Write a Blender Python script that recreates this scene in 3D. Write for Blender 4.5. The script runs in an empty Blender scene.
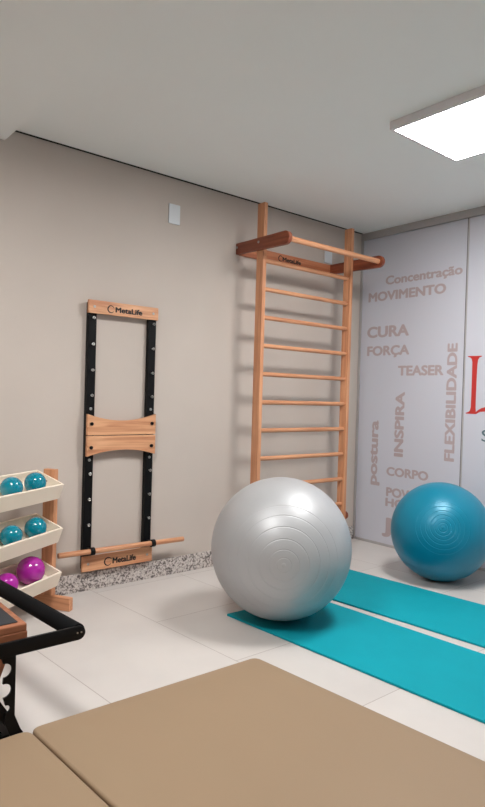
import bpy, bmesh, math, random
from mathutils import Vector, Matrix
random.seed(7)
C = bpy.context.scene.collection
PI = math.pi
CZ = 2.398            # ceiling height

# ------------------------------------------------------------------ materials
def lin(c):
    return tuple(((v/255)/12.92 if v/255 <= .04045 else ((v/255+.055)/1.055)**2.4) for v in c)

def new_mat(name):
    m = bpy.data.materials.new(name); m.use_nodes = True
    nt = m.node_tree
    return m, nt, nt.nodes['Principled BSDF'], nt.nodes.new, nt.links.new

def plain(name, col, rough=.5, metal=0, coat=0, bump=0, bscale=200, var=0, vscale=3, spec=.5):
    m, nt, b, N, L = new_mat(name)
    c = lin(col)
    b.inputs['Base Color'].default_value = (*c, 1)
    b.inputs['Roughness'].default_value = rough
    b.inputs['Metallic'].default_value = metal
    b.inputs['Coat Weight'].default_value = coat
    b.inputs['Specular IOR Level'].default_value = spec
    tc = N('ShaderNodeTexCoord')
    if var:
        n = N('ShaderNodeTexNoise'); n.inputs['Scale'].default_value = vscale
        n.inputs['Detail'].default_value = 4
        r = N('ShaderNodeValToRGB')
        r.color_ramp.elements[0].position = .3; r.color_ramp.elements[1].position = .7
        r.color_ramp.elements[0].color = (*[v*(1-var) for v in c], 1)
        r.color_ramp.elements[1].color = (*[v*(1+var) for v in c], 1)
        L(tc.outputs['Object'], n.inputs['Vector']); L(n.outputs['Fac'], r.inputs['Fac'])
        L(r.outputs['Color'], b.inputs['Base Color'])
    if bump:
        n2 = N('ShaderNodeTexNoise'); n2.inputs['Scale'].default_value = bscale
        bp = N('ShaderNodeBump'); bp.inputs['Strength'].default_value = bump
        bp.inputs['Distance'].default_value = .002
        L(tc.outputs['Object'], n2.inputs['Vector']); L(n2.outputs['Fac'], bp.inputs['Height'])
        L(bp.outputs['Normal'], b.inputs['Normal'])
    return m

def wood(name, a, b_, axis, rough=.45):
    """grain running along the axis given (0, 1, 2)"""
    m, nt, b, N, L = new_mat(name)
    tc = N('ShaderNodeTexCoord'); mp = N('ShaderNodeMapping')
    s = [42, 42, 42]; s[axis] = 2.2
    mp.inputs['Scale'].default_value = s
    n = N('ShaderNodeTexNoise'); n.inputs['Scale'].default_value = 1; n.inputs['Detail'].default_value = 6
    n.inputs['Distortion'].default_value = .8
    r = N('ShaderNodeValToRGB')
    r.color_ramp.elements[0].position = .34; r.color_ramp.elements[1].position = .66
    r.color_ramp.elements[0].color = (*lin(a), 1); r.color_ramp.elements[1].color = (*lin(b_), 1)
    L(tc.outputs['Object'], mp.inputs['Vector']); L(mp.outputs[0], n.inputs['Vector'])
    L(n.outputs['Fac'], r.inputs['Fac']); L(r.outputs['Color'], b.inputs['Base Color'])
    bp = N('ShaderNodeBump'); bp.inputs['Strength'].default_value = .15; bp.inputs['Distance'].default_value = .001
    L(n.outputs['Fac'], bp.inputs['Height']); L(bp.outputs['Normal'], b.inputs['Normal'])
    b.inputs['Roughness'].default_value = rough
    return m

def floor_mat():
    m, nt, b, N, L = new_mat('polished porcelain tiles')
    tc = N('ShaderNodeTexCoord'); sx = N('ShaderNodeSeparateXYZ'); L(tc.outputs['Object'], sx.inputs[0])
    def M(op, a, b2=None, c=None):
        n = N('ShaderNodeMath'); n.operation = op
        for i, v in enumerate((a, b2, c)):
            if v is None: continue
            if isinstance(v, (int, float)): n.inputs[i].default_value = v
            else: L(v, n.inputs[i])
        return n.outputs[0]
    X, Y = sx.outputs[0], sx.outputs[1]
    xs = M('ADD', M('ADD', X, M('MULTIPLY', Y, .066)), 2.26)
    tx = M('DIVIDE', xs, .58)
    fx = M('ABSOLUTE', M('SUBTRACT', M('FRACT', M('ADD', tx, .5)), .5))
    ty = M('DIVIDE', M('ADD', Y, .64), .56)
    fy = M('ABSOLUTE', M('SUBTRACT', M('FRACT', M('ADD', ty, .5)), .5))
    gx = M('LESS_THAN', fx, .0028)
    gy = M('MULTIPLY', M('LESS_THAN', fy, .0028), M('GREATER_THAN', xs, 0.0))
    g = M('MAXIMUM', gx, gy)
    cell = N('ShaderNodeCombineXYZ'); L(M('FLOOR', tx), cell.inputs[0]); L(M('FLOOR', ty), cell.inputs[1])
    wn = N('ShaderNodeTexWhiteNoise'); wn.noise_dimensions = '2D'; L(cell.outputs[0], wn.inputs['Vector'])
    nz = N('ShaderNodeTexNoise'); nz.inputs['Scale'].default_value = 2.5; nz.inputs['Detail'].default_value = 5
    L(tc.outputs['Object'], nz.inputs['Vector'])
    r = N('ShaderNodeValToRGB')
    r.color_ramp.elements[0].position = .3; r.color_ramp.elements[1].position = .7
    r.color_ramp.elements[0].color = (*lin(FLOOR_A), 1); r.color_ramp.elements[1].color = (*lin(FLOOR_B), 1)
    L(M('ADD', M('MULTIPLY', nz.outputs['Fac'], .8), M('MULTIPLY', wn.outputs['Value'], .2)), r.inputs['Fac'])
    mx = N('ShaderNodeMix'); mx.data_type = 'RGBA'
    L(g, mx.inputs['Factor']); L(r.outputs['Color'], mx.inputs['A']); mx.inputs['B'].default_value = (*lin((165, 154, 148)), 1)
    L(mx.outputs['Result'], b.inputs['Base Color'])
    b.inputs['Roughness'].default_value = .34
    b.inputs['Specular IOR Level'].default_value = .35
    return m

def granite_mat():
    m, nt, b, N, L = new_mat('speckled granite')
    tc = N('ShaderNodeTexCoord')
    n = N('ShaderNodeTexNoise'); n.inputs['Scale'].default_value = 95; n.inputs['Detail'].default_value = 3
    n2 = N('ShaderNodeTexNoise'); n2.inputs['Scale'].default_value = 38; n2.inputs['Detail'].default_value = 2
    L(tc.outputs['Object'], n.inputs['Vector']); L(tc.outputs['Object'], n2.inputs['Vector'])
    a = N('ShaderNodeMath'); a.operation = 'MULTIPLY_ADD'
    L(n.outputs['Fac'], a.inputs[0]); a.inputs[1].default_value = .72
    s = N('ShaderNodeMath'); s.operation = 'MULTIPLY'; L(n2.outputs['Fac'], s.inputs[0]); s.inputs[1].default_value = .28
    L(s.outputs[0], a.inputs[2])
    r = N('ShaderNodeValToRGB'); cr = r.color_ramp
    cr.elements[0].position = .37; cr.elements[0].color = (*lin((92, 84, 82)), 1)
    cr.elements[1].position = .62; cr.elements[1].color = (*lin((216, 208, 202)), 1)
    e = cr.elements.new(.44); e.color = (*lin((128, 118, 114)), 1)
    e = cr.elements.new(.50); e.color = (*lin((192, 183, 178)), 1)
    L(a.outputs[0], r.inputs['Fac']); L(r.outputs['Color'], b.inputs['Base Color'])
    b.inputs['Roughness'].default_value = .3
    return m

def emit(name, col, strength):
    m, nt, b, N, L = new_mat(name)
    b.inputs['Base Color'].default_value = (.8, .8, .8, 1)
    b.inputs['Emission Color'].default_value = (*col, 1)
    b.inputs['Emission Strength'].default_value = strength
    return m

def steel_mat():
    return plain('steel', (190, 188, 185), .3, 1)

FLOOR_A, FLOOR_B = (201, 195, 191), (213, 207, 202)
MAT = {}
MAT['floor'] = floor_mat()
MAT['wall'] = plain('warm beige wall paint', (203, 192, 183), .85, bump=.12, bscale=120, var=.025, vscale=2.2, spec=.2)
MAT['white_wall'] = plain('white wall paint', (238, 238, 236), .85)
MAT['ceiling'] = plain('white ceiling paint', (241, 243, 241), .9, var=.01, vscale=1.5, spec=.2)
MAT['panel'] = plain('pale lilac grey adhesive film', (208, 209, 219), .32, spec=.35)
MAT['alu'] = plain('matt aluminium profile', (186, 182, 182), .45, .3)
MAT['gap'] = plain('painted gap shade and joint tone', (40, 36, 34), .9)
MAT['granite'] = granite_mat()
MAT['taupe'] = plain('taupe lettering film', (186, 169, 171), .5)
MAT['red'] = plain('red lettering film', (196, 52, 48), .45)
MAT['slate'] = plain('slate grey lettering film', (92, 112, 124), .45)
MAT['ink'] = plain('black engraved ink', (24, 20, 20), .6)
W1, W2 = (196, 132, 94), (228, 166, 124)
MAT['woodx'] = wood('beech wood grain along x', W1, W2, 0)
MAT['woody'] = wood('beech wood grain along y', W1, W2, 1)
MAT['woodz'] = wood('beech wood grain along z', W1, W2, 2)
MAT['shadewoodx'] = wood('frame wood with shade in its brown', (132, 80, 54), (170, 108, 76), 0)  # shaded look of the machine's wood put into a darker brown
MAT['shadewoodz'] = wood('leg wood with shade in its brown', (132, 80, 54), (170, 108, 76), 2)  # same shade-darkened brown, grain upright
MAT['mahog'] = wood('reddish brown lacquered wood', (120, 58, 38), (158, 86, 58), 1)
MAT['mahogx'] = wood('reddish brown lacquered back board', (178, 106, 72), (206, 136, 98), 0)
MAT['oakx'] = wood('oak board', (194, 130, 92), (232, 178, 136), 0)
MAT['black'] = plain('black powder coated steel', (10, 10, 12), .5, .0, spec=.2)
MAT['foam'] = plain('black foam grip', (9, 9, 11), .9, spec=.2, bump=.3, bscale=400)
MAT['steel'] = steel_mat()
MAT['cream'] = plain('cream lacquered board', (243, 230, 212), .45, var=.02, vscale=6)
MAT['creamin'] = plain('cream lacquered tray wall', (226, 212, 190), .5)
MAT['tealball'] = plain('glossy teal rubber', (0, 130, 152), .07, coat=.4)
MAT['magball'] = plain('glossy magenta rubber', (172, 34, 156), .08, coat=.4)
MAT['silver'] = plain('pearly silver vinyl', (180, 181, 183), .46, .28, coat=0)
MAT['bigteal'] = plain('satin teal vinyl', (0, 128, 158), .36, .1, coat=0)
MAT['matteal'] = plain('turquoise foam', (6, 153, 168), .8, bump=.35, bscale=350, var=.03, vscale=5, spec=.2)
MAT['beige'] = plain('beige vinyl upholstery', (151, 128, 103), .5, bump=.12, bscale=500, var=.02, vscale=1.6, spec=.3)
MAT['white'] = plain('white plastic', (222, 226, 230), .4)
MAT['lampframe'] = plain('light grey painted lamp frame', (226, 222, 224), .5)
MAT['diffuser'] = emit('lit diffuser', (1.0, .985, .97), 46.0)
MAT['rubber'] = plain('black anti slip pad', (38, 40, 44), .8, bump=.4, bscale=300)

# ------------------------------------------------------------------ mesh helpers
def bx(bm, x0, x1, y0, y1, z0, z1, bev=0, seg=2, M=None):
    vs = [bm.verts.new(Vector(p)) for p in
          [(x0,y0,z0),(x1,y0,z0),(x1,y1,z0),(x0,y1,z0),(x0,y0,z1),(x1,y0,z1),(x1,y1,z1),(x0,y1,z1)]]
    fs = [bm.faces.new([vs[i] for i in f]) for f in
          [(0,3,2,1),(4,5,6,7),(0,1,5,4),(1,2,6,5),(2,3,7,6),(3,0,4,7)]]
    geom = vs
    if bev:
        es = list({e for f in fs for e in f.edges})
        r = bmesh.ops.bevel(bm, geom=es, offset=bev, segments=seg, profile=.6, affect='EDGES')
        geom = list({v for v in r['verts']} | {v for v in vs if v.is_valid})
    if M is not None:
        bmesh.ops.transform(bm, matrix=M, verts=[v for v in geom if v.is_valid])
    return bm

def tube(bm, p0, p1, r, n=20, r1=None, cap=0.0):
    """round bar from p0 to p1; cap rounds the rim"""
    p0, p1 = Vector(p0), Vector(p1); d = (p1-p0); Lg = d.length
    q = d.to_track_quat('Z', 'Y').to_matrix()
    r1 = r if r1 is None else r1
    prof = [(0, 0), (r-cap, 0)] if not cap else [(0, 0), (r-cap, 0), (r-cap*.3, cap*.3), (r, cap)]
    prof += [(r1, Lg)] if not cap else [(r1, Lg-cap), (r1-cap*.3, Lg-cap*.3), (r1-cap, Lg)]
    prof += [(0, Lg)]
    return lathe(bm, prof, n, q, p0)

def lathe(bm, prof, n, q=None, o=Vector((0,0,0))):
    q = q or Matrix.Identity(3)
    rings = []
    for r, z in prof:
        if r <= 1e-7: rings.append([bm.verts.new(o + q @ Vector((0, 0, z)))])
        else: rings.append([bm.verts.new(o + q @ Vector((r*math.cos(2*PI*i/n), r*math.sin(2*PI*i/n), z))) for i in range(n)])
    for a, b in zip(rings, rings[1:]):
        for i in range(n):
            j = (i+1) % n
            if len(a) == 1 and len(b) == 1: continue
            if len(a) == 1: bm.faces.new((a[0], b[j], b[i]))
            elif len(b) == 1: bm.faces.new((a[i], a[j], b[0]))
            else: bm.faces.new((a[i], a[j], b[j], b[i]))
    return bm

def prism(bm, pts, axis, t0, t1, bev=0):
    """polygon in the two other axes, thick along axis"""
    def P(a, b, t):
        return Vector((t, a, b)) if axis == 0 else Vector((a, t, b)) if axis == 1 else Vector((a, b, t))
    A = [bm.verts.new(P(a, b, t0)) for a, b in pts]; B = [bm.verts.new(P(a, b, t1)) for a, b in pts]
    n = len(pts)
    f0 = bm.faces.new(A); f1 = bm.faces.new(B[::-1])
    for i in range(n):
        bm.faces.new((A[i], B[i], B[(i+1) % n], A[(i+1) % n]))
    if bev:
        es = list(set(f0.edges) | set(f1.edges))
        bmesh.ops.bevel(bm, geom=es, offset=bev, segments=2, profile=.6, affect='EDGES')
    return bm

def obj(name, bm, m, parent=None, smooth=False, loc=None, rot=None, angle=35):
    bmesh.ops.recalc_face_normals(bm, faces=bm.faces)
    me = bpy.data.meshes.new(name); bm.to_mesh(me); bm.free()
    me.materials.append(MAT[m] if isinstance(m, str) else m)
    if smooth:
        for p in me.polygons: p.use_smooth = True
        try: me.set_sharp_from_angle(angle=math.radians(angle))
        except Exception: pass
    o = bpy.data.objects.new(name, me); C.objects.link(o)
    if parent is not None: o.parent = parent
    if loc: o.location = loc
    if rot: o.rotation_euler = rot
    return o

def tag(o, label, cat, group=None):
    o['label'] = label; o['category'] = cat
    if group: o['group'] = group
    return o

def thing(name, label, cat, loc=(0,0,0), rotz=0, group=None):
    o = bpy.data.objects.new(name, None); C.objects.link(o)
    o.location = loc; o.rotation_euler = (0, 0, rotz); o.empty_display_size = .1
    return tag(o, label, cat, group)

def struct(name, bm, m, parent=None):
    o = obj(name, bm, m, parent)
    if parent is None: o['kind'] = 'structure'
    return o

def B(): return bmesh.new()

# ------------------------------------------------------------------ lettering
def text_mesh(body, bold=.0, shear=0):
    cu = bpy.data.curves.new('lettering', 'FONT'); cu.body = body; cu.size = 1; cu.offset = bold; cu.shear = shear
    cu.resolution_u = 4
    o = bpy.data.objects.new('tmp', cu); C.objects.link(o)
    dg = bpy.context.evaluated_depsgraph_get(); dg.update()
    me = bpy.data.meshes.new_from_object(o.evaluated_get(dg))
    bpy.data.objects.remove(o); bpy.data.curves.remove(cu)
    return me

def lettering(name, body, width, height, bold, m, parent, frame, hset=None, thick=.0008):
    """frame(a, b, t) -> point; a runs along the writing, b up the letters, t out of the surface.
    height is that of the capitals (or of hset's letters)"""
    ref = text_mesh(hset or 'H')
    lo = min(v.co.y for v in ref.vertices); h0 = max(v.co.y for v in ref.vertices) - lo
    me = text_mesh(body)
    xs = [v.co.x for v in me.vertices]; x0, x1 = min(xs), max(xs)
    src = B(); src.from_mesh(me); bmesh.ops.triangulate(src, faces=src.faces[:])
    bpy.data.meshes.remove(me); bpy.data.meshes.remove(ref)
    co = [v.co.copy() for v in src.verts]; src.verts.index_update()
    tri = [[v.index for v in f_.verts] for f_ in src.faces]; src.free()
    bm = B()
    # heavy strokes: the letter laid over itself, shifted all round, each layer a hair apart
    sh = [(0, 0)] if not bold else [(bold*math.cos(PI*i/4)*1.0, bold*math.sin(PI*i/4)*.8) for i in range(8)] + [(0, 0)]
    sx = width/(x1-x0+2*bold); sy = height/(h0+1.6*bold)
    for k, (dx, dy) in enumerate(sh):
        tt = thick*(.5+.5*(k+1)/len(sh))
        vs = [bm.verts.new(Vector(frame((c.x+dx-x0+bold)*sx, (c.y+dy-lo+.8*bold)*sy, tt))) for c in co]
        for f_ in tri: bm.faces.new([vs[i] for i in f_])
    o = obj(name, bm, m, parent)
    return o

def ring_mark(bm, frame, ca, cb, R, w, a0, a1, thick=.0008, n=26, sq=1.0):
    """open ring of the maker's mark"""
    P = []
    for i in range(n+1):
        t = a0+(a1-a0)*i/n; ww = w*(.35+.65*math.sin(PI*i/n))
        P.append(((ca+(R)*math.cos(t), cb+R*sq*math.sin(t)), (ca+(R-ww)*math.cos(t), cb+(R-ww)*sq*math.sin(t))))
    rows = []
    for o_, i_ in P:
        rows.append([bm.verts.new(Vector(frame(*o_, 0))), bm.verts.new(Vector(frame(*i_, 0))),
                     bm.verts.new(Vector(frame(*i_, thick))), bm.verts.new(Vector(frame(*o_, thick)))])
    for a, b in zip(rows, rows[1:]):
        for k in range(4): bm.faces.new((a[k], b[k], b[(k+1) % 4], a[(k+1) % 4]))
    bm.faces.new(rows[0]); bm.faces.new(rows[-1][::-1])

# ================================================================== THE ROOM
X0, Y0 = -6.2, -5.4           # far ends of the room, out of the photograph
SOF = -2.775
b = B(); bx(b, X0, .1, Y0, .02, -.05, 0); struct('floor', b, 'floor')
b = B(); bx(b, X0, .1, 0, .1, 0, 2.52); struct('wall_left', b, 'wall')
wr_bm = B()
bx(wr_bm, 0, .01, -.905, -.0185, .018, 2.343)
bx(wr_bm, 0, .01, -2.1, -.913, .018, 2.343)
bx(wr_bm, 0, .01, -3.3, -2.108, .018, 2.343)
bx(wr_bm, 0, .01, Y0, -3.308, .018, 2.343)
wr = struct('wall_right', wr_bm, 'panel')
b = B(); bx(b, .012, .1, Y0, .02, 0, 2.52); struct('wall_outer', b, 'wall')
b = B(); bx(b, X0, .1, Y0-.1, Y0, 0, 2.52); struct('wall_behind', b, 'white_wall')
b = B(); bx(b, X0-.1, X0, Y0-.1, .1, 0, 2.52); struct('wall_far', b, 'white_wall')
# plaster ceiling, held 9 mm off the beige wall, with a lower strip over the equipment side
b = B()
bx(b, SOF, .012, Y0, -.020, CZ, 2.50)
bx(b, X0, SOF, Y0, -.0005, CZ-.058, 2.50)
struct('ceiling', b, 'ceiling')
b = B(); bx(b, SOF, -.001, -.0195, -.0006, CZ+.05, 2.5); bx(b, SOF, -.001, -.005, -.0006, CZ-.001, CZ+.05); struct('trim_gap_shade', b, 'gap')  # dark lining inside the ceiling recess, painting its shadow line
b = B(); bx(b, -2.9, -.022, -.018, -.0005, 0, .1, .002, 1); bx(b, X0, -2.9, -.018, -.0005, 0, .1)
struct('baseboard_left', b, 'granite')
# aluminium profiles of the partition
b = B(); bx(b, -.012, .012, Y0, -.001, 2.345, CZ-.0005); bx(b, -.016, -.0121, Y0, -.001, 2.343, 2.348)
struct('trim_1', b, 'alu')
b = B(); bx(b, -.010, .012, -.018, -.0006, .0, 2.345); struct('trim_2', b, 'alu')
for k, yy in enumerate((-.909, -2.104, -3.304)):
    b = B(); bx(b, -.004, .011, yy-.0095, yy-.001, .018, 2.343); struct('trim_3', b, 'alu')
    b = B(); bx(b, -.0015, .011, yy-.001, yy+.0045, .018, 2.343); struct('trim_4', b, 'gap')
b = B(); bx(b, -.008, .012, Y0, -.031, 0, .018); struct('trim_6', b, 'alu')

# words on the partition.  Writing runs towards -y, faces -x
def fr_h(y0, z0): return lambda a, bb, t: (-t-.0003, y0-a, z0+bb)
def fr_v(ybase, z0): return lambda a, bb, t: (-t-.0003, ybase+bb, z0+a)      # reads upwards
def word(body, y0, z0, w, h, bold=.046, m='taupe', hset=None, lab=None):
    o = lettering('lettering', body, w, h, bold, m, wr, fr_h(y0, z0), hset)
    o['label'] = lab or 'taupe word ' + body + ' on the pale panel'
def vword(body, yb, z0, w, h, bold=.046, hset=None):
    o = lettering('lettering', body, w, h, bold, 'taupe', wr, fr_v(yb, z0), hset)
    o['label'] = 'taupe upright word ' + body + ' on the pale panel'
word('Concentração', -.238, 1.972, .639, .066, .038)
word('MOVIMENTO', -.080, 1.855, .675, .071)
word('CURA', -.077, 1.577, .385, .086)
word('FORÇA', -.082, 1.438, .388, .074)
word('TEASER', -.375, 1.284, .381, .073)
word('CORPO', -.300, .534, .362, .066)
word('POWER', -.303, .378, .372, .068)
word('HOUSE', -.299, .302, .372, .064)
word('J', -.274, .104, .086, .114, .05, lab='large taupe letter J low on the pale panel')
vword('postura', -.214, .446, .497, .086, .042, 'd')
vword('INSPIRA', -.443, .683, .482, .081)
vword('FLEXIBILIDADE', -.858, .690, .815, .077)
# the red serif letter, its leg sweeping to the right, and the slate S below
Lp = [(-.936,1.412),(-1.037,1.411),(-1.036,1.406),(-1.020,1.400),(-1.010,1.385),(-1.006,1.35),(-1.004,1.25),(-1.003,1.15),(-1.0035,1.07),
      (-1.006,1.038),(-1.020,1.050),(-1.045,1.065),(-1.075,1.073),(-1.12,1.071),(-1.17,1.066),(-1.205,1.076),(-1.222,1.10),(-1.232,1.10),
      (-1.222,1.055),(-1.195,1.025),(-1.15,1.018),(-1.11,1.028),(-1.07,1.043),(-1.035,1.04),(-1.008,1.024),
      (-.934,1.025),(-.934,1.030),(-.950,1.035),(-.963,1.045),(-.969,1.07),(-.970,1.15),(-.970,1.3),(-.970,1.37),(-.965,1.392),(-.952,1.403),(-.936,1.407)]
b = B(); prism(b, Lp, 0, -.0012, -.0003)
b.normal_update(); bmesh.ops.triangulate(b, faces=[f for f in b.faces if len(f.verts) > 4], ngon_method='EAR_CLIP')
o = obj('lettering', b, 'red', wr); o['label'] = 'large red serif letter L at the edge of the view'
word('S', -1.052, .846, .060, .076, .004, 'slate', lab='slate grey letter S under the red letter')

# ================================================================== LAMPS
def ceiling_light(cx, cy, z, label, hx=.280, hy=.290):
    t = thing('ceiling_light', label, 'ceiling light', (cx, cy, z))
    b = B(); H = .040
    for (x0, x1, y0, y1) in ((-hx, hx, -hy, -hy+.016), (-hx, hx, hy-.016, hy), (-hx, -hx+.018, -hy+.016, hy-.016), (hx-.018, hx, -hy+.016, hy-.016)):
        bx(b, x0, x1, y0, y1, -H, -.0005)
    bx(b, -hx+.018, hx-.018, -hy+.016, hy-.016, -.012, -.0005)
    obj('frame', b, 'lampframe', t)
    b = B(); bx(b, -hx+.0185, hx-.0185, -hy+.0165, hy-.0165, -H+.0005, -H+.008); obj('diffuser', b, 'diffuser', t)
    return t
ceiling_light(-1.185, -1.642, CZ, 'square surface mounted lit panel lamp on the ceiling')
ceiling_light(-3.30, -1.66, CZ-.058, 'square panel lamp on the lower ceiling, out of view')

# blank plates on the beige wall
def wall_plate(x, z, label, w=.080, h=.118, cable=False):
    t = thing('wall_plate', label, 'wall plate', (x, 0, z), 0, None)
    b = B(); bx(b, -w/2, w/2, -.009, -.0005, -h/2, h/2, .003, 2); obj('cover', b, 'white', t)
    b = B(); tube(b, (-w/2+.011, -.0088, -h/2+.026), (-w/2+.011, -.0105, -h/2+.026), .0045, 12); obj('screw_cap', b, 'white', t)
    return t
wall_plate(-1.765, 2.184, 'white blank plate high on the bare beige wall')
wall_plate(-.393, 2.160, 'white blank plate on the wall behind the wall ladder', .080, .100)

# ================================================================== WALL LADDER
lx0, lx1 = -1.250, -.386        # outer faces of the posts
pw, py0, py1 = .028, -.243, -.178
t = thing('wall_ladder', 'tall wooden wall ladder with pull-up bar in the room corner', 'wall bars', (-.8, 0, 0))
ox = -.8
for s in (0, 1):
    a = (lx0 if s == 0 else lx1-pw) - ox
    b = B(); bx(b, a, a+pw, py0, py1, 0.0, 2.322, .003, 2); obj('upright', b, 'woodz', t)
for k in range(11):
    z = .162 + .1802*k
    b = B(); tube(b, (lx0+pw-.006-ox, -.214, z), (lx1-pw+.006-ox, -.214, z), .0145, 20); obj('rung', b, 'woodx', t, True)
# back board on the wall, carrying the maker's mark
b = B(); bx(b, lx0-ox, lx1-ox, -.022, -.0008, 2.022, 2.094, .003, 2)
bb_ = obj('back_board', b, 'mahogx', t)
fr = lambda a, bb, tt: (-.876-ox+a, -.0223-tt, 2.043+bb)
o = lettering('lettering', 'MetaLife', .180, .030, .045, 'ink', bb_, fr); o['label'] = 'black maker name on the back board'
b = B(); ring_mark(b, fr, -.020, .016, .021, .007, .12*PI, 1.80*PI); obj('maker_mark', b, 'ink', bb_)
def arm(x, label=None):
    b = B(); pts = [(-.0008, 2.018), (-.0008, 2.098)]
    r = .040; cy, cz = -.462, 2.056
    pts = [(-.0008, 2.026), (-.0008, 2.096), (cy, cz+r)]
    for i in range(1, 12): pts.append((cy-r*math.sin(PI*i/12), cz+r*math.cos(PI*i/12)))
    pts.append((cy, cz-r))
    prism(b, pts, 0, x, x+.026, .002)
    a = obj('arm', b, 'mahog', t, True)
    a['label'] = 'reddish brown arm holding the pull-up bar'
    xo = x-.003 if x < 0 else x+.026
    for yy in (-.225, -.012):
        b = B(); tube(b, (xo, yy, 2.068), (xo+.003, yy, 2.068), .008, 12); obj('screw', b, 'steel', a)
    return a
arm(lx0-.0265-ox); arm(lx1+.0005-ox)
b = B(); tube(b, (lx0-.006-ox, -.462, 2.056), (lx1+.006-ox, -.462, 2.056), .0175, 24); obj('pull_up_bar', b, 'woodx', t, True)
for x in (lx0-.0265-ox, lx1+.0005-ox):          # short lower brackets to the wall
    b = B(); pts = [(-.0008, .222), (-.0008, .292), (-.218, .286)]
    for i in range(1, 10): pts.append((-.218-.029*math.sin(PI*i/10), .257+.029*math.cos(PI*i/10)))
    pts.append((-.218, .228))
    prism(b, pts, 0, x, x+.026, .002); obj('lower_bracket', b, 'mahog', t, True)

# ================================================================== WALL SPRING BOARD
t = thing('wall_spring_board', 'tall frame of black rails and oak boards mounted on the beige wall', 'exercise frame', (-2.1, 0, 0))
ox = -2.1
L_, R_ = -2.326, -1.886
def mark(parent, x0, x1, z0, h, y, name):
    fr = lambda a, bb, tt: (x0-ox+a, y-tt, z0+bb)
    o = lettering('lettering', 'MetaLife', (x1-x0)-.048, h, .045, 'ink', parent, lambda a, bb, tt: fr(a+.048, bb, tt))
    o['label'] = 'black maker name on the ' + name
    b = B(); ring_mark(b, fr, .020, h*.5, h*.72, .007, .12*PI, 1.80*PI); obj('maker_mark', b, 'ink', parent)
def plate(name, z0, z1, m='oakx', front=-.050):
    b = B(); bx(b, L_-ox, R_-ox, front, -.033, z0, z1, .002, 2); o = obj(name, b, m, t)
    for x in (L_+.034, R_-.034):
        b2 = B(); tube(b2, (x-ox, front+.0005, (z0+z1)/2), (x-ox, front-.003, (z0+z1)/2), .0075, 14, cap=.001); obj('bolt', b2, 'steel', o)
    return o
for x in (L_+.010, R_-.050):
    b = B(); bx(b, x-ox, x+.048-ox, -.0325, -.0008, .125, 1.590, .002, 1); rl = obj('metal_rail', b, 'black', t)
    for z in (1.504, 1.360, 1.218, 1.080, .650, .510, .371):
        b2 = B(); xc = x+.024-ox
        tube(b2, (xc, -.032, z), (xc, -.046, z), .0035, 10)
        # eye of the hook: small torus of short bars
        for i in range(10):
            a0, a1 = 2*PI*i/10, 2*PI*(i+1)/10
            tube(b2, (xc+.0065*math.cos(a0), -.050, z+.0065*math.sin(a0)), (xc+.0065*math.cos(a1), -.050, z+.0065*math.sin(a1)), .0022, 6)
        h = obj('eye_hook', b2, 'steel', rl, True)
    for z in (1.006, .725):
        b2 = B(); tube(b2, (x+.024-ox, -.032, z), (x+.024-ox, -.037, z), .008, 14, cap=.001); obj('bolt', b2, 'steel', rl, True)
tp = plate('top_board', 1.528, 1.600); mark(tp, -2.214, -1.994, 1.545, .030, -.0503, 'top board')
bp_ = plate('bottom_board', .115, .198); mark(bp_, -2.192, -1.994, .137, .034, -.0503, 'bottom board')
n = 18
def curve(i, e, c): s = i/n*2-1; return e+(c-e)*(1-s*s)
lft, rgt = L_+.010-ox, R_-.002-ox
upper = [(lft+(rgt-lft)*i/n, curve(i, .978, .942)) for i in range(n+1)] + [(rgt, .862), (lft, .862)]
lower = [(lft, .858), (rgt, .858)] + [(rgt-(rgt-lft)*i/n, curve(i, .746, .778)) for i in range(n+1)]
for nm, pts, zz in (('upper_board', upper, .925), ('lower_board', lower, .795)):
    b = B(); prism(b, pts, 1, -.056, -.033, .0015); o = obj(nm, b, 'oakx', t)
    for x in (L_+.030-ox, R_-.030-ox):
        b2 = B(); tube(b2, (x, -.0555, zz), (x, -.062, zz), .009, 12, .006); 
        for i in range(10):
            a0, a1 = 2*PI*i/10, 2*PI*(i+1)/10
            tube(b2, (x+.0075*math.cos(a0), -.064, zz+.0075*math.sin(a0)), (x+.0075*math.cos(a1), -.064, zz+.0075*math.sin(a1)), .0025, 6)
        obj('hook_ring', b2, 'black', o, True)
b = B(); tube(b, (-2.480-ox, -.085, .236), (-1.690-ox, -.085, .226), .0145, 20, cap=.003); obj('push_bar', b, 'oakx', t, True)
for x in (-2.288, -1.906):
    b = B(); zc = .236-(x+2.48)*.0127
    tube(b, (x-.012-ox, -.085, zc), (x+.012-ox, -.085, zc), .0215, 20)
    bx(b, x-.010-ox, x+.010-ox, -.066, -.0325, zc-.010, zc+.010)
    obj('bar_clip', b, 'black', t, True)

# ================================================================== BALL RACK
A = Vector((-2.497, -.273, 0)); TH = math.radians(31)
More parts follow.
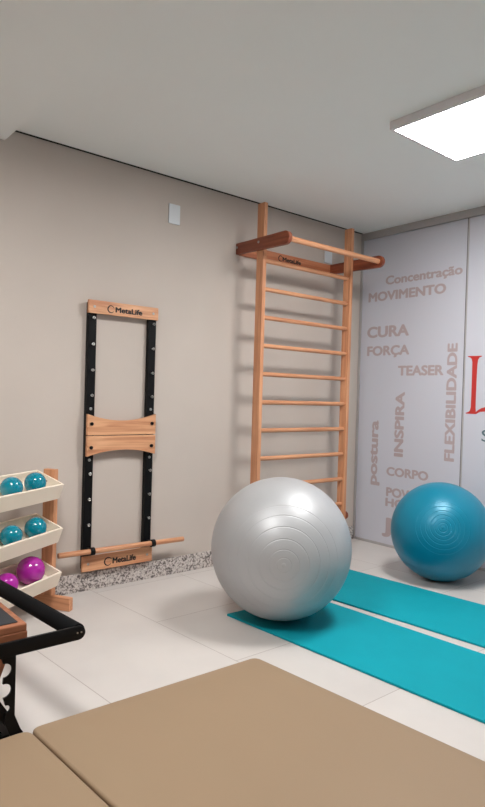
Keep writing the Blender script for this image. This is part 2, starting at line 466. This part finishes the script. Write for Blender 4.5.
# local x = along the rack (u), local -y = front (v)
t = thing('ball_rack', 'wooden floor rack with three tilted cream trays', 'rack', A, TH)
RL = .62
for x0 in (0, -RL-.031):
    b = B(); bx(b, x0, x0+.031, .105, .173, .0655, .703, .002, 1); obj('upright', b, 'woodz', t)
    b = B(); bx(b, x0, x0+.031, 0, .285, 0, .065, .003, 2); obj('foot', b, 'woody', t)
TI = math.radians(20.5)
trays = []
for k in range(3):
    F = Vector((0, .045, .635-.22*k))
    bdir = Vector((0, math.cos(TI), math.sin(TI))); nd = Vector((0, math.sin(TI), -math.cos(TI)))
    M4 = Matrix(((1, 0, 0, 0), (0, bdir.y, -nd.y, F.y), (0, bdir.z, -nd.z, F.z), (0, 0, 0, 1)))   # tray space: x, depth, up
    D, Hh, w = .176, .080, .011; xa, xb = -RL+.001, -.001
    b = B()
    bx(b, xa, xb, 0, w, -Hh, 0, .0015, 1, M4)                    # front wall
    bx(b, xa, xb, D-w, D, -Hh, 0, .0015, 1, M4)
    bx(b, xb-w, xb, w, D-w, -Hh, 0, 0, 1, M4); bx(b, xa, xa+w, w, D-w, -Hh, 0, 0, 1, M4)
    bx(b, xa+w, xb-w, w, D-w, -.063, -.0545, 0, 1, M4)
    tr = obj('tray', b, 'cream', t)
    b = B(); p0 = M4 @ Vector((xb-w-.001, .095, -.025)); tube(b, p0, p0+Vector((.002, 0, 0)), .0035, 10); obj('screw', b, 'black', tr)
    trays.append(M4)

def ball_mesh(name, r, m, label, cat, loc, parent=None, group=None):
    b = B(); prof = [(r*math.sin(PI*i/28) if 0 < i < 28 else 0, -r*math.cos(PI*i/28)) for i in range(29)]
    lathe(b, prof, 40)
    return tag(obj(name, b, m, None, True, loc, None, 180), label, cat, group)
R31 = Matrix.Rotation(TH, 4, 'Z'); R31.translation = A
def rack_ball(k, x, r, m, label):
    p = trays[k] @ Vector((x, .0115+r, -.054+r)); w = R31 @ p
    g = 'teal toning balls on the rack' if m == 'tealball' else 'magenta toning balls on the rack'
    ball_mesh('toning_ball', r, m, label, 'ball', w, group=g)
rack_ball(0, -.150, .0515, 'tealball', 'glossy teal ball on the top tray, beside the post')
rack_ball(0, -.318, .0505, 'tealball', 'glossy teal ball on the top tray, farther from the post')
rack_ball(1, -.138, .0525, 'tealball', 'glossy teal ball on the middle tray, beside the post')
rack_ball(1, -.312, .0500, 'tealball', 'glossy teal ball on the middle tray, farther from the post')
rack_ball(2, -.156, .0670, 'magball', 'larger magenta ball on the bottom tray, beside the post')
rack_ball(2, -.335, .0530, 'magball', 'smaller magenta ball on the bottom tray at the left edge')

# ================================================================== EXERCISE BALLS
def exercise_ball(c, R, m, pole, label, base, rings, flat):
    """ribbed ball whose pole carries the plug"""
    t = thing('exercise_ball', label, 'exercise ball', (c[0], c[1], base), 0, 'large exercise balls on the floor')
    prof = []; N = 960
    for i in range(N+1):
        th = PI*i/N; r = R
        for g, wdt, dep in rings:
            for gg in (g, PI-g):
                d = (th-gg)/wdt
                if abs(d) < 1: r -= dep*R*(.5+.5*math.cos(PI*d))
        prof.append((0 if i in (0, N) else r*math.sin(th), r*math.cos(th)))
    b = B(); q = Vector(pole).normalized().to_track_quat('Z', 'Y').to_matrix()
    lathe(b, prof, 96, q, Vector((0, 0, c[2]-base)))
    for v in b.verts:
        if v.co.z < flat: v.co.z = flat - (flat-v.co.z)*.04
    zmin = min(v.co.z for v in b.verts)
    for v in b.verts: v.co.z -= zmin
    body = obj('shell', b, m, t, True, None, None, 180)
    b = B(); pp = Vector((0, 0, c[2]-base-zmin)) + Vector(pole).normalized()*(R-.002)
    tube(b, pp, pp+Vector(pole).normalized()*.0035, .010, 20, cap=.001)
    obj('plug', b, m, t, True)
    return t
rg = [(math.radians(a), .0085, .0034) for a in (5.5, 11.4, 19, 28, 37, 45.5)] + [(math.radians(a), .007, .0012) for a in (56, 68)]
exercise_ball((-1.693, -.942, .357), .3470, 'silver', (-.66, -.75, .012), 'large pearly silver exercise ball standing on the nearer teal mat', .0102, rg, .004)
rt = [(math.radians(a), .0095, .0045) for a in (5, 9, 13.5, 18.5, 24, 30)] + [(math.radians(a), .007, .0014) for a in (42, 56)]
exercise_ball((-.413, -1.030, .3015), .3015, 'bigteal', (-.80, -.55, .27), 'smaller teal exercise ball on the tiles by the lettered partition', 0, rt, .004)

# ================================================================== MATS
def quad_slab(name, pts, z0, z1, m, label, cat, rv, rh, group=None, puff=0, seg=3, vseg=6):
    """slab over a quadrilateral with rounded corners (rv) and rounded rims (rh)"""
    b = B()
    n = len(pts); out = []
    P = [Vector((x, y)) for x, y in pts]
    for i in range(n):
        p, a, c = P[i], P[i-1], P[(i+1) % n]
        d0 = (a-p).normalized(); d1 = (c-p).normalized()
        for k in range(vseg+1):
            s = k/vseg
            # quadratic corner
            out.append(p+d0*rv*(1-s)**2+d1*rv*s**2)
    cx = sum((p.x for p in P))/n; cy = sum((p.y for p in P))/n
    loops = []
    for k in range(seg+1):
        a = PI/2*k/seg
        loops.append((rh*(1-math.sin(a)), z0+rh*(1-math.cos(a))))
    for k in range(seg+1):
        a = PI/2*k/seg
        loops.append((rh*(1-math.cos(a)), z1-rh*(1-math.sin(a))))
    if puff: loops += [(rh+.05, z1+puff*.6), (rh+.12, z1+puff)]
    rings = []
    ctr = Vector((cx, cy))
    for ins, z in loops:
        ring = []
        for q in out:
            d = ctr-q; dx = ins*(1 if d.x > 0 else -1)*min(1, abs(d.x)/.05); dy = ins*(1 if d.y > 0 else -1)*min(1, abs(d.y)/.05)
            ring.append(b.verts.new((q.x+dx-cx, q.y+dy-cy, z-z0)))
        rings.append(ring)
    m_ = len(out)
    for r0, r1 in zip(rings, rings[1:]):
        for i in range(m_): b.faces.new((r0[i], r0[(i+1) % m_], r1[(i+1) % m_], r1[i]))
    b.faces.new(rings[0]); b.faces.new(rings[-1])
    o = obj(name, b, m, None, True, (cx, cy, z0), None, 50)
    return tag(o, label, cat, group)
quad_slab('exercise_mat', [(-1.888, -.768), (-1.335, -.800), (-1.235, -2.56), (-1.780, -2.56)], 0, .010, 'matteal',
          'teal exercise mat under the silver ball, the nearer of two', 'exercise mat', .006, .0015, 'teal exercise mats on the tiles', 0, 2)
quad_slab('exercise_mat', [(-1.305, -.530), (-.750, -.530), (-.590, -2.33), (-1.145, -2.33)], 0, .010, 'matteal',
          'teal exercise mat running past the silver ball, the farther of two', 'exercise mat', .006, .0015, 'teal exercise mats on the tiles', 0, 2)
quad_slab('gym_mat', [(-3.098, -1.332), (-2.205, -1.350), (-2.098, -2.75), (-3.000, -2.75)], 0, .077, 'beige',
          'wide padded beige floor mat filling the foreground', 'floor mat', .030, .009, 'padded beige floor mats', .003, 4)
quad_slab('gym_mat', [(-3.96, -1.338), (-3.102, -1.336), (-3.010, -2.75), (-3.92, -2.75)], 0, .077, 'beige',
          'padded beige floor mat in the bottom left corner beside the black frame', 'floor mat', .030, .009, 'padded beige floor mats', .003, 4)

# ================================================================== REFORMER
t = thing('pilates_reformer', 'wooden exercise machine with black foot bar and notched plate at the left edge', 'exercise machine', (-3.13, -1.03, 0))
ox, oy = -3.13, -1.03
def arm_bar(y, xe):
    b = B(); r = .0215; zc = .333
    pts = [(-3.75-ox, zc+r), (-3.75-ox, zc-r)]
    pts = [(-3.75-ox, zc-r)] + [(xe-ox+r*math.sin(PI*i/12), zc-r*math.cos(PI*i/12)) for i in range(13)] + [(-3.75-ox, zc+r)]
    prism(b, pts, 1, y-oy, y+.010-oy, .0015); o = obj('foot_bar_arm', b, 'black', t, True)
    for dx in (-.006, .007):
        b2 = B(); tube(b2, (xe-ox+dx, y-oy+.0005, zc+.002), (xe-ox+dx, y-.0015-oy, zc+.002), .0028, 10); obj('bolt', b2, 'steel', o)
    return o
arm_bar(-1.338, -2.948); arm_bar(-.652, -3.006)
b = B(); tube(b, (-2.948-ox, -1.3275-oy, .333), (-3.006-ox, -.6525-oy, .333), .0265, 28, cap=.004); obj('foot_bar', b, 'foam', t, True)
def gear(y):
    # plate with three round notches open to the left
    xr = -3.143; pts = [(xr, .333), (xr, .128), (xr+.026, .062), (xr-.010, .062), (xr-.030, .115)]
    for z, r, cx in ((.152, .012, xr-.026), (.208, .0215, xr-.033), (.268, .0215, xr-.033)):
        for k in range(13):
            a = math.radians(-95+195*k/12)
            pts.append((cx+r*math.cos(a), z+r*math.sin(a)))
    pts += [(xr-.044, .312), (xr-.030, .322), (xr-.030, .333)]
    b = B(); prism(b, [(x-ox, z) for x, z in pts], 1, y-oy, y+.008-oy)
    b.normal_update(); bmesh.ops.triangulate(b, faces=[f for f in b.faces if len(f.verts) > 4], ngon_method='EAR_CLIP')
    obj('notched_plate', b, 'black', t)
    b = B(); pts = [(-3.112, .062), (-3.142, .062), (-3.262, .235), (-3.262, .300)]
    prism(b, [(x-ox, z) for x, z in pts], 1, y+.009-oy, y+.019-oy); obj('brace', b, 'black', t)
gear(-1.327); gear(-.680)
b = B(); bx(b, -3.72-ox, -3.128-ox, -1.306-oy, -1.290-oy, 0.0, .062, .002, 1); bx(b, -3.72-ox, -3.128-ox, -.706-oy, -.690-oy, 0.0, .062, .002, 1)
bx(b, -3.158-ox, -3.128-ox, -1.289-oy, -.707-oy, 0, .05)
obj('base_rail', b, 'black', t)
# wooden end: platform with black pad over side frame
b = B(); bx(b, -3.62-ox, -3.104-ox, -1.305-oy, -.695-oy, .366, .388, .003, 2); pf = obj('platform', b, 'shadewoodx', t)
b = B(); bx(b, -3.59-ox, -3.124-ox, -1.283-oy, -.717-oy, .3885, .391, .001, 1); obj('anti_slip_pad', b, 'rubber', pf)
b = B(); bx(b, -3.62-ox, -3.102-ox, -1.306-oy, -1.282-oy, .330, .3655, .003, 2); bx(b, -3.62-ox, -3.102-ox, -.718-oy, -.694-oy, .330, .3655, .003, 2)
bx(b, -3.124-ox, -3.102-ox, -1.2815-oy, -.7185-oy, .330, .3655)
obj('side_frame', b, 'shadewoodx', t)
for y in (-1.305, -.719):
    b = B()
    pts = [(-3.150, .3295), (-3.163, .29), (-3.185, .23), (-3.215, .17), (-3.235, .10), (-3.24, .0625), (-3.34, .0625), (-3.33, .12), (-3.32, .2), (-3.33, .3295)]
    prism(b, [(x-ox, z) for x, z in pts], 1, y-oy, y+.024-oy, .002); obj('leg', b, 'shadewoodz', t)

# ================================================================== CAMERA
F, yaw, pitch, roll = 614.642331, 0.8747315258, -0.0122265649, 0.0286607372
f = Vector((math.cos(yaw)*math.cos(pitch), math.sin(yaw)*math.cos(pitch), math.sin(pitch)))
r = Vector((math.sin(yaw), -math.cos(yaw), 0)); u = r.cross(f)
r2 = r*math.cos(roll)+u*math.sin(roll); u2 = -r*math.sin(roll)+u*math.cos(roll)
cd = bpy.data.cameras.new('camera'); cam = bpy.data.objects.new('camera', cd); C.objects.link(cam)
M = Matrix((r2, u2, -f)).transposed().to_4x4(); M.translation = Vector((-3.8114, -3.14629, 1.1))
cam.matrix_world = M
cd.sensor_fit = 'HORIZONTAL'; cd.sensor_width = 36; cd.lens = F*36/485; cd.clip_start = .02
sc = bpy.context.scene; sc.camera = cam

w = bpy.data.worlds.new('world'); sc.world = w; w.use_nodes = True
w.node_tree.nodes['Background'].inputs[0].default_value = (.9, .92, 1, 1)
w.node_tree.nodes['Background'].inputs[1].default_value = .0
vs = sc.view_settings; sc.display_settings.display_device = 'sRGB'
vs.view_transform = 'Standard'; vs.look = 'None'; vs.exposure = 0; vs.gamma = 1; vs.use_curve_mapping = False
